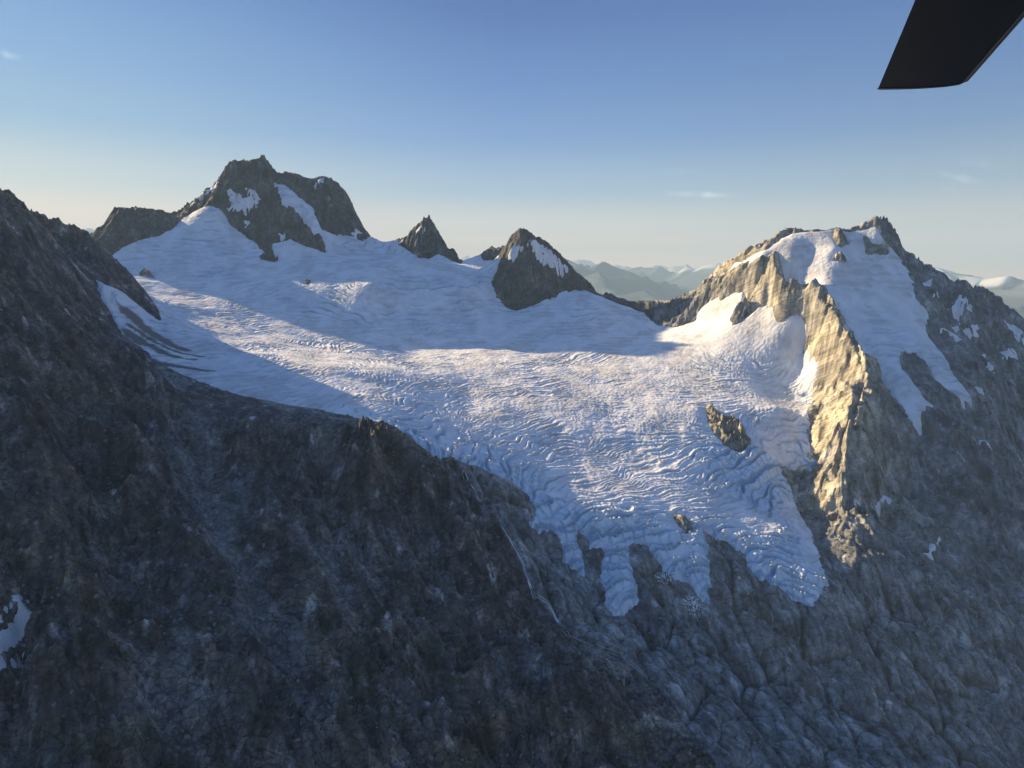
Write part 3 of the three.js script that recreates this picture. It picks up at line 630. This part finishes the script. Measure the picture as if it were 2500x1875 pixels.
outLabels.forEach((l, k) => tag(put('rock_outcrop' + (k ? '_00' + k : ''), gridMesh(ROCK, XS, DS, (i, j, o) => OWN[o] === 20 + k, rockColour('outcrop'), rockUV), rockMat), l, 'outcrop', null, 'rock outcrops in the ice'));

const SHADEDICE = [0.16, 0.30, 0.46], SNOW = [0.84, 0.845, 0.85], FIRN = [0.62, 0.61, 0.60], GRIT = [0.34, 0.33, 0.32], BLUEICE = [0.60, 0.74, 0.86];
const moraine = [[-1215, 2290, -1030, 2255, 34], [-1170, 2200, -970, 2175, 24], [-1100, 2110, -880, 2095, 20], [-1190, 2240, -960, 2220, 12]];
function iceColour(hang) {
  return (x, d, y, o) => {
    const n1 = fbm(x / 150 + 40, d / 150, 4), n2 = fbm(x / 34 + 3, d / 34, 4), b = ICEB[o], cut = clamp(ICEC[o] / 9);
    const qx = lattice(BASE, BASE.gx, x, d), qd = lattice(BASE, BASE.gd, x, d), ql = Math.hypot(qx, qd) + 1e-5;
    waves(x / 95, d / 95, qx / ql, qd / ql, 2 * Math.PI * 2.6, 511); const band = WC; waves(x / 40, d / 40, qx / ql, qd / ql, 2 * Math.PI * 2.2, 541);
    const bare = sstep(-0.1, 0.3, n1 + 0.12 * n2 + 0.1 * band);
    let c = blend(SNOW, FIRN, clamp(bare * (0.62 + 0.3 * band + 0.25 * WC + 0.2 * n2)));
    c = blend(c, BLUEICE, clamp(b * 0.7 + 0.35 * b * n1 + cut * 0.4));
    c = blend(c, SHADEDICE, clamp((ICEC[o] - 0.9) / 5) * 0.75);  // blue crevasse ice, darkened further to paint in the shade of the cuts
    c = blend(c, GRIT, sstep(0.55, 1.0, n2 + 0.4 * n1) * 0.2);
    for (const [x0, d0, x1, d1, w] of moraine) { const ex = x1 - x0, ed = d1 - d0, t = clamp(((x - x0) * ex + (d - d0) * ed) / (ex * ex + ed * ed)), r = Math.hypot(x - x0 - ex * t, d - d0 - ed * t) / (w * (1 - t * 0.6)); if (r < 1.6) c = blend(c, TONE.gravel, sstep(1.25, 0.55, r + 0.45 * n2)); }
    return c;
  };
}
const snowUV = (x, d, y) => [(x * 0.96 + d * 0.28) / 340, (d * 0.96 - x * 0.28 + y * 0.5) / 340];
const above = (o) => { for (const q of [o, o + 1, o + NX, o + NX + 1]) if (ICESD[q] > -36 && ICEY[q] > ROCK[q] - 4) return true; return false; };
const lowest = (o) => Math.min(ICESD[o], ICESD[o + 1], ICESD[o + NX], ICESD[o + NX + 1]) > -38;
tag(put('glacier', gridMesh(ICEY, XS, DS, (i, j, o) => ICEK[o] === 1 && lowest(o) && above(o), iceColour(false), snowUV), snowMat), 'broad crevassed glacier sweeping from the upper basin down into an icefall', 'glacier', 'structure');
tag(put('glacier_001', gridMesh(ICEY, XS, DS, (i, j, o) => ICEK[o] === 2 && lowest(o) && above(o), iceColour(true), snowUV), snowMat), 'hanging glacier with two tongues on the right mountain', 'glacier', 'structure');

// ---------------------------------------------------------------- snow patches lying on the rock
const patchLabels = {
  S1: 'trouser-shaped snow patch on the face of the highest peak', S2: 'sunlit snow strip on the left ridge of the highest peak', S3: 'small bright snow cap on the right summit of the highest peak', S4: 'small snow patch low on the face of the highest peak, under the trouser-shaped one', S5: 'small snow patch at the rock foot left of the couloir', S6: 'snow patch at the right foot of the highest peak, lower of two', S7: 'thin snow patch at the right foot of the highest peak, upper of two',
  E1: 'long snow patch slanting down the right flank of the dark pyramid peak', E2: 'sunlit snow patch on the left shoulder of the dark pyramid peak', D1: 'snow sliver high on the small pointed peak', D2: 'snow wedge at the left foot of the small pointed peak',
  R1: 'flat snow patch high on the right flank, just right of the hanging glacier', R2: 'tiny snow patch below the highest one on the right flank', R3: 'widest broken snow patch in the middle of the right flank', R4: 'flat snow patch under the widest one on the right flank', R5: 'long thin snow strip slanting across the right flank', R6: 'small snow wedge above the long slanting strip', R7: 'slanting snow patch low on the right flank near the picture edge', R8: 'snow patch nearest the right picture edge, on shaded rock', R9: 'snow field on the skyline at the right picture edge', R10: 'tiny snow fleck right of the longer ice tongue', R11: 'thin snow line in a gully on the right flank', R12: 'smaller of two snow patches below the sunlit ridge', R13: 'bright snow patch below the sunlit ridge, right of the smaller one', R14: 'lone irregular snow patch on dark rock at lower right', L1: 'narrow snow tongue in the gully at the lower left picture edge',
};
const soft = (x, d, r) => { let s = 0; for (let a = 0; a < 8; a++) s += gridAt(ROCK, x + r * Math.cos(a * 0.7854), d + r * Math.sin(a * 0.7854)); return (s + 2 * gridAt(ROCK, x, d)) / 10; };
Object.entries(PATCHES).forEach(([key, p], n) => {
  let x0 = 1e9, x1 = -1e9, d0 = 1e9, d1 = -1e9; for (let i = 0; i < p.length; i += 2) { x0 = Math.min(x0, p[i]); x1 = Math.max(x1, p[i]); d0 = Math.min(d0, p[i + 1]); d1 = Math.max(d1, p[i + 1]); }
  const far = d0 > 2300, pad = 14, st = far ? 3.2 : 2.2, xs = axis([x0 - pad, st, x1 + pad]), ds = axis([d0 - pad, st, d1 + pad]), Y = new Float32Array(xs.length * ds.length), S = new Float32Array(Y.length);
  ds.forEach((d, j) => xs.forEach((x, i) => { const o = j * xs.length + i, s = sdPoly(p, x, d) + (far ? 6 : 3.5) * fbm(x / 17, d / 17, 4) + (far ? 2 : -1.5); S[o] = s; Y[o] = (far ? soft(x, d, 9) : soft(x, d, 9)) + (s > 0 ? (far ? 5 : 8.5) * (1 - Math.exp(-s / 7)) : s * 0.9) + 0.4 * noise(x / 9, d / 9); }));
  const g = gridMesh(Y, xs, ds, (i, j, o) => Math.min(S[o], S[o + 1], S[o + xs.length], S[o + xs.length + 1]) > -9, (x, d) => blend(SNOW, FIRN, clamp(0.25 + 0.6 * fbm(x / 30, d / 30, 3))), snowUV);
  tag(put('snow_patch' + (n ? '_' + String(n).padStart(3, '0') : ''), g, snowMat), patchLabels[key], 'snow patch', null, 'snow patches on the rock');
});
// ---------------------------------------------------------------- meltwater
function streamMesh(p, strands, wide, off) {
  const pos = [], idx = [], col = [], uv = [];
  const pts = [new THREE.Vector2(p[0], p[1])]; for (let i = 2; i < p.length; i += 2) { const a = new THREE.Vector2(p[i - 2], p[i - 1]), b = new THREE.Vector2(p[i], p[i + 1]), n = Math.ceil(a.distanceTo(b) / 2.5); for (let k = 1; k <= n; k++) pts.push(a.clone().lerp(b, k / n)); }
  for (let s = 0; s < strands; s++) {
    let last = -1;
    pts.forEach((q, i) => {
      const a = pts[Math.max(0, i - 1)], b = pts[Math.min(pts.length - 1, i + 1)], tx = b.x - a.x, td = b.y - a.y, l = Math.hypot(tx, td) + 1e-6, nx = -td / l, nd = tx / l;
      const sway = (s - (strands - 1) / 2) * wide * 1.1 + wide * 1.5 * noise(i / 16 + s * 9 + off, s * 3.3) + 0.8 * noise(i / 4, s + off), w = wide * (1 - 0.75 * sstep(0.55, 1, i / pts.length)) * clamp(0.32 + 0.9 * noise(i / 11 + off * 2, s * 5.1 + 2), 0.02, 1);
      const x = q.x + nx * sway, d = q.y + nd * sway, foam = 0.56 + 0.3 * noise(i / 5, s * 7 + off);
      const n = pos.length / 3, bed = Math.max(gridAt(ROCK, x, d), (gridAt(ROCK, x + nx * w, d + nd * w) + gridAt(ROCK, x - nx * w, d - nd * w)) / 2);
      for (const e of [-1, 0, 1]) { const ex = x + nx * w * e, ed = d + nd * w * e; pos.push(ex, bed + (e ? 0.5 : 0.9), -ed); col.push(foam, foam * 1.01, foam * 1.02); uv.push(e, i / 4); }
      if (last >= 0) for (const e of [0, 1]) idx.push(last + e, last + e + 1, n + e, last + e + 1, n + e + 1, n + e);
      last = n;
    });
  }
  const g = new THREE.BufferGeometry(); g.setAttribute('position', new THREE.Float32BufferAttribute(pos, 3)); g.setAttribute('color', new THREE.Float32BufferAttribute(col, 3)); g.setAttribute('uv', new THREE.Float32BufferAttribute(uv, 2)); g.setIndex(idx); g.computeVertexNormals(); return g;
}
const waterMat = new THREE.MeshStandardMaterial({ vertexColors: true, roughness: 0.45, side: THREE.DoubleSide });
tag(put('stream', streamMesh(STREAM, 3, 1.9, 1), waterMat), 'white meltwater stream tumbling down the gully left of the icefall', 'stream', 'structure');
tag(put('stream_001', streamMesh(STREAM2, 2, 1.0, 7), waterMat), 'thin pale stream crossing the slabs at lower right', 'stream', 'structure');

// ---------------------------------------------------------------- loose pieces nobody could count
function chunk(r, detail) { const g = new THREE.IcosahedronGeometry(1, detail), p = g.attributes.position; for (let i = 0; i < p.count; i++) { const x = p.getX(i), y = p.getY(i), z = p.getZ(i), k = 1 + r * noise(x * 1.7 + y * 2.3 + 11, z * 1.9 - y * 1.1 + 4); p.setXYZ(i, x * k, y * k * 0.8, z * k); } g.computeVertexNormals(); return g; }
function scatter(name, geo, mat, n, pick, size, label, category, tint) {
  const m = new THREE.InstancedMesh(geo, mat, n), o = new THREE.Object3D(), c = new THREE.Color(); let k = 0, tries = 0;
  while (k < n && tries++ < n * 40) {
    const q = pick(); if (!q) continue;
    const s = size(); o.position.set(q[0], q[2] + s * 0.25, -q[1]); o.rotation.set(rnd() * 6, rnd() * 6, rnd() * 6); o.scale.set(s * (0.7 + 0.7 * rnd()), s * (0.6 + 0.6 * rnd()), s * (0.7 + 0.7 * rnd())); o.updateMatrix(); m.setMatrixAt(k, o.matrix);
    const [r, g, b] = tint(); m.setColorAt(k, c.setRGB(r, g, b)); k++;
  }
  m.count = k; m.name = name; m.castShadow = m.receiveShadow = true; scene.add(m); tag(m, label, category, 'stuff'); return m;
}
const stoneMat = new THREE.MeshStandardMaterial({ color: 0xffffff, roughness: 0.95 });
const iceMat = new THREE.MeshStandardMaterial({ color: 0xffffff, roughness: 0.5 });
const boulder = chunk(0.55, 1);
scatter('boulder_field', boulder, stoneMat, 9000, () => {
  const x = -1300 + rnd() * 1750, d = 760 + rnd() * 1000; if (x > gullyX(d)) return null;
  if (fbm(x / 150 + 70, d / 150, 3) + 0.35 * noise(x / 40, d / 40) < 0.1 && rnd() > 0.15) return null; return [x, d, gridAt(ROCK, x, d)];
}, () => 0.7 + 3.2 * rnd() ** 5, 'grey boulders strewn over the dark slope at lower left', 'boulders', () => { const k = 0.09 + 0.16 * rnd(); return [k, k * 1.01, k]; });
scatter('boulder_field_001', boulder, stoneMat, 3500, () => {
  const x = 200 + rnd() * 1000, d = 1050 + rnd() * 800; if (x < gullyX(d) || iceS(x, d, mainIce) > -6) return null;
  if (noise(x / 70 + 4, d / 70) < 0.05) return null; return [x, d, gridAt(ROCK, x, d)];
}, () => 0.6 + 2.4 * rnd() ** 4, 'loose boulders on the pale slabs below the ice', 'boulders', () => { const k = 0.11 + 0.16 * rnd(); return [k, k, k * 0.98]; });
const debris = (x, d, r) => () => { const a = rnd() * 6.28, q = r * rnd() ** 0.7; const px = x + q * Math.cos(a), pd = d + q * 0.8 * Math.sin(a); return [px, pd, Math.max(gridAt(ROCK, px, pd), -900)]; };
const iceTint = () => { const k = 0.55 + 0.3 * rnd(); return [k * 0.92, k * 0.98, k * 1.02]; };
scatter('ice_debris', chunk(0.5, 0), iceMat, 380, debris(402, 1488, 26), () => 0.4 + 2.2 * rnd() ** 3, 'pile of fallen ice blocks below the middle ice tongue', 'ice debris', iceTint);
scatter('ice_debris_001', chunk(0.5, 0), iceMat, 200, debris(228, 1470, 15), () => 0.3 + 1.6 * rnd() ** 3, 'scatter of ice fragments under the long left ice tongue', 'ice debris', iceTint);
scatter('ice_debris_002', chunk(0.5, 0), iceMat, 260, debris(345, 1545, 20), () => 0.35 + 1.8 * rnd() ** 3, 'broken ice on the dark rock between two tongues', 'ice debris', iceTint);
const serac = (() => { const g = new THREE.BoxGeometry(1, 1.5, 1, 2, 2, 2), p = g.attributes.position; for (let i = 0; i < p.count; i++) { const x = p.getX(i), y = p.getY(i), z = p.getZ(i), k = 0.3; p.setXYZ(i, x + k * noise(y * 3 + z * 2 + 7, x * 3), y + k * noise(x * 3 + 2, z * 3 + y), z + k * noise(x * 2 + y * 3, z * 3 + 5)); } const q = g.toNonIndexed(); q.computeVertexNormals(); return q; })();
scatter('serac_blocks', serac, iceMat, 2600, () => {
  const x = -150 + rnd() * 900, d = 1450 + rnd() * 500, s = iceS(x, d, mainIce); if (s < 1) return null;
  const f = gridAt(ICEB, x, d); if (f < 0.35 || (noise(x / 45 + 3, d / 45) < 0.12 && s > 9)) return null; return [x, d, gridAt(ICEY, x, d) - 0.6];
}, () => 1.2 + 3.4 * rnd() ** 3, 'jumbled ice blocks of the lower icefall', 'ice blocks', () => { const k = 0.5 + 0.22 * rnd(); return [k * 0.88, k * 0.98, k * 1.06]; });
{ // stunted conifers and heather on the lowest rib
  const parts = []; for (let k = 0; k < 4; k++) { const c = new THREE.ConeGeometry(0.32 - k * 0.06, 0.42, 6, 1, true); c.translate(0.03 * (k % 2), 0.25 + k * 0.22, 0); parts.push(c); }
  const g = mergeGeometries(parts), m = new THREE.InstancedMesh(g, new THREE.MeshStandardMaterial({ color: 0xffffff, roughness: 1, side: THREE.DoubleSide }), 420), o = new THREE.Object3D(), c = new THREE.Color();
  for (let k = 0; k < 420; k++) {
    const i = Math.floor(rnd() * SHRUBS.length / 2) * 2, x = SHRUBS[i] + (rnd() + rnd() - 1) * 70, d = SHRUBS[i + 1] + (rnd() + rnd() - 1) * 45, s = 1.6 + 5.4 * rnd() ** 2;
    o.position.set(x, gridAt(ROCK, x, d) - 0.3, -d); o.rotation.y = rnd() * 6; o.scale.set(s * (0.8 + 0.5 * rnd()), s, s * (0.8 + 0.5 * rnd())); o.updateMatrix(); m.setMatrixAt(k, o.matrix); const v = 0.02 + 0.025 * rnd(); m.setColorAt(k, c.setRGB(v, v * 1.15, v * 0.7));
  }
  m.name = 'conifer_scrub'; m.castShadow = m.receiveShadow = true; scene.add(m); tag(m, 'sparse dark conifer scrub along the lowest rib at bottom centre', 'scrub', 'stuff');
}

// ---------------------------------------------------------------- far country
const farMat = new THREE.MeshStandardMaterial({ vertexColors: true, roughness: 1 });
function range(name, label, line, width, floor, rough, snowAt, seedOff) { // line: x, height, distance triples along the crest
  const P = []; for (let i = 0; i < line.length; i += 3) P.push(new THREE.Vector3(line[i], line[i + 1], line[i + 2]));
  const len = []; let tot = 0; P.forEach((p, i) => { if (i) tot += Math.hypot(p.x - P[i - 1].x, p.z - P[i - 1].z); len.push(tot); });
  const nu = Math.min(420, Math.round(tot / (width / 60))), nv = 64, pos = [], col = [], idx = [];
  for (let i = 0; i <= nu; i++) {
    const t = tot * i / nu; let k = 0; while (k < P.length - 2 && t > len[k + 1]) k++;
    const f = clamp((t - len[k]) / (len[k + 1] - len[k])), c = P[k].clone().lerp(P[k + 1], f), a = P[Math.max(0, k)], b = P[Math.min(P.length - 1, k + 1)], l = Math.hypot(b.x - a.x, b.z - a.z), nx = -(b.z - a.z) / l, nz = (b.x - a.x) / l;
    for (let j = 0; j <= nv; j++) {
      const v = j / nv * 2 - 1, w = v * Math.abs(v) ** 0.35 * width, x = c.x + nx * w, d = c.z + nz * w, av = Math.abs(w) / width, spur = ridged(x / (width * 0.34) + seedOff, d / (width * 0.34), 5);
      const top = c.y + rough * 0.35 * ridged(t / (rough * 3.2), seedOff + 3, 4) * (1 - av), y = mix(top, floor, clamp(av ** 0.85)) + rough * spur * Math.sin(Math.min(1, av * 2.2) * 1.57) * (1 - av * 0.7);
      pos.push(x, y, -d);
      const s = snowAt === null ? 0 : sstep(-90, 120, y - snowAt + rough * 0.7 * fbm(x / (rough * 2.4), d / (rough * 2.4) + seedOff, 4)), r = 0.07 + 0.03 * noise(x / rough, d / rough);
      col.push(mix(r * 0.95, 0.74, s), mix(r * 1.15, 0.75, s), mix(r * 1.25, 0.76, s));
      if (i && j) { const n = nv + 1, q = i * n + j; idx.push(q - n - 1, q - 1, q, q - n - 1, q, q - n); }
    }
  }
  const g = new THREE.BufferGeometry(); g.setAttribute('position', new THREE.Float32BufferAttribute(pos, 3)); g.setAttribute('color', new THREE.Float32BufferAttribute(col, 3)); g.setIndex(idx); g.computeVertexNormals();
  return tag(put(name, g, farMat), label, 'mountains', 'structure');
}
range('far_ridge', 'hazy blue forested ridge seen through the gap right of the pyramid peak', [-1635, -124, 28942, 1342, 237, 29768, 2359, 343, 30319, 3283, 89, 30319, 3794, 224, 30044, 4214, 105, 29768, 4711, -28, 29491, 5520, -481, 28942, 6673, -1066, 28114, 8012, -1703, 27562, 10152, -2462, 27286], 9800, -1900, 612, null, 1);
range('far_ridge_001', 'second paler ridge behind the blue forested one', [0, -126, 47952, 5274, -211, 49151, 7902, 9, 47952, 8651, 191, 46753, 10183, -16, 45554, 11608, 155, 44356, 12166, 295, 43157, 14182, 473, 41958, 17237, 234, 40759], 11664, -1900, 778, 72, 2);
range('mountain_range', 'palest jagged range on the horizon right of the pyramid peak', [-12811, 734, 64974, -5244, 901, 66521, -4043, 1306, 66521, -3373, 753, 66521, 1829, 734, 64974, 5049, 881, 64974, 6366, 952, 64974, 7324, 517, 64974, 10377, 151, 63427, 14129, 459, 61880, 15708, 184, 61880, 18715, 279, 60333, 24862, 340, 58786], 13388, -1700, 892, -102, 3);
range('mountain_range_001', 'snowy range beyond the right mountain at the right picture edge', [14940, -126, 29391, 16419, 38, 29391, 17204, -12, 29391, 17433, 21, 29034, 17844, -58, 28500, 18285, -183, 28143, 18572, -272, 27609, 18946, -254, 27254, 19185, -294, 26718, 21194, -428, 25828], 9000, -1500, 712, -360, 4);
range('far_ridge_002', 'lower blue-grey foothills under the snowy range at the right edge', [11031, -868, 19407, 11700, -798, 19068, 12135, -852, 18562, 12429, -795, 18225, 12802, -892, 17718, 13934, -945, 16875], 4875, -1900, 525, -375, 5);
range('mountain_range_002', 'distant snow peak in the notch at the far left', [-29726, 2395, 43200, -28387, 2299, 44099, -27499, 2299, 44099, -26403, 2397, 44099, -25510, 2445, 44099, -24944, 2155, 44099, -22728, 2080, 44099], 10800, -1500, 720, 160, 6);
{
  const g = new THREE.PlaneGeometry(150000, 150000, 1, 1); g.rotateX(-Math.PI / 2);
  tag(put('valley_floor', g, new THREE.MeshStandardMaterial({ color: new THREE.Color().setRGB(0.05, 0.06, 0.045), roughness: 1 })), 'dark forested lowland far below the mountains', 'ground', 'structure').position.y = -2300;
}

// ---------------------------------------------------------------- the tip of the helicopter's rotor blade, overhead at upper right
{
  const blade = new THREE.Group(); blade.name = 'rotor_blade'; scene.add(blade);
  blade.position.set(1.95, 0.87, -3.6);
  blade.rotation.y = Math.atan2(-0.371, 0.929);
  tag(blade, 'dark helicopter rotor blade reaching in from the upper right corner', 'rotor blade');
  const prof = (s) => { const sh = new THREE.Shape(); const N = 22; for (let i = 0; i <= N; i++) { const t = i / N, y = 0.6 * 0.12 * (0.2969 * Math.sqrt(t) - 0.126 * t - 0.3516 * t * t + 0.2843 * t ** 3 - 0.1015 * t ** 4) / 0.2 * 0.364 * s; sh[i ? 'lineTo' : 'moveTo'](0.18 - t * 0.364, y); } for (let i = N - 1; i > 0; i--) { const t = i / N, y = 0.6 * 0.12 * (0.2969 * Math.sqrt(t) - 0.126 * t - 0.3516 * t * t + 0.2843 * t ** 3 - 0.1015 * t ** 4) / 0.2 * 0.364 * s; sh.lineTo(0.18 - t * 0.364, -y); } return sh; };
  const skin = new THREE.MeshStandardMaterial({ color: new THREE.Color().setRGB(0.012, 0.012, 0.014), roughness: 0.55 }), metal = new THREE.MeshStandardMaterial({ color: new THREE.Color().setRGB(0.05, 0.05, 0.055), roughness: 0.4, metalness: 0.6 });
  const body = new THREE.ExtrudeGeometry(prof(1), { depth: 5.0, bevelEnabled: false, steps: 1 }); body.translate(0, 0, 0.035); put('blade_skin', body, skin, blade);
  const cap = new THREE.ExtrudeGeometry(prof(1), { depth: 0.03, bevelEnabled: true, bevelSize: 0.002, bevelThickness: 0.004, bevelSegments: 2 }); put('tip_cap', cap, metal, blade);
  const strip = new THREE.CapsuleGeometry(0.011, 4.9, 4, 10); strip.rotateX(Math.PI / 2); strip.translate(0.178, 0, 2.5); put('leading_edge_strip', strip, metal, blade);
}
renderer.render(scene, camera);
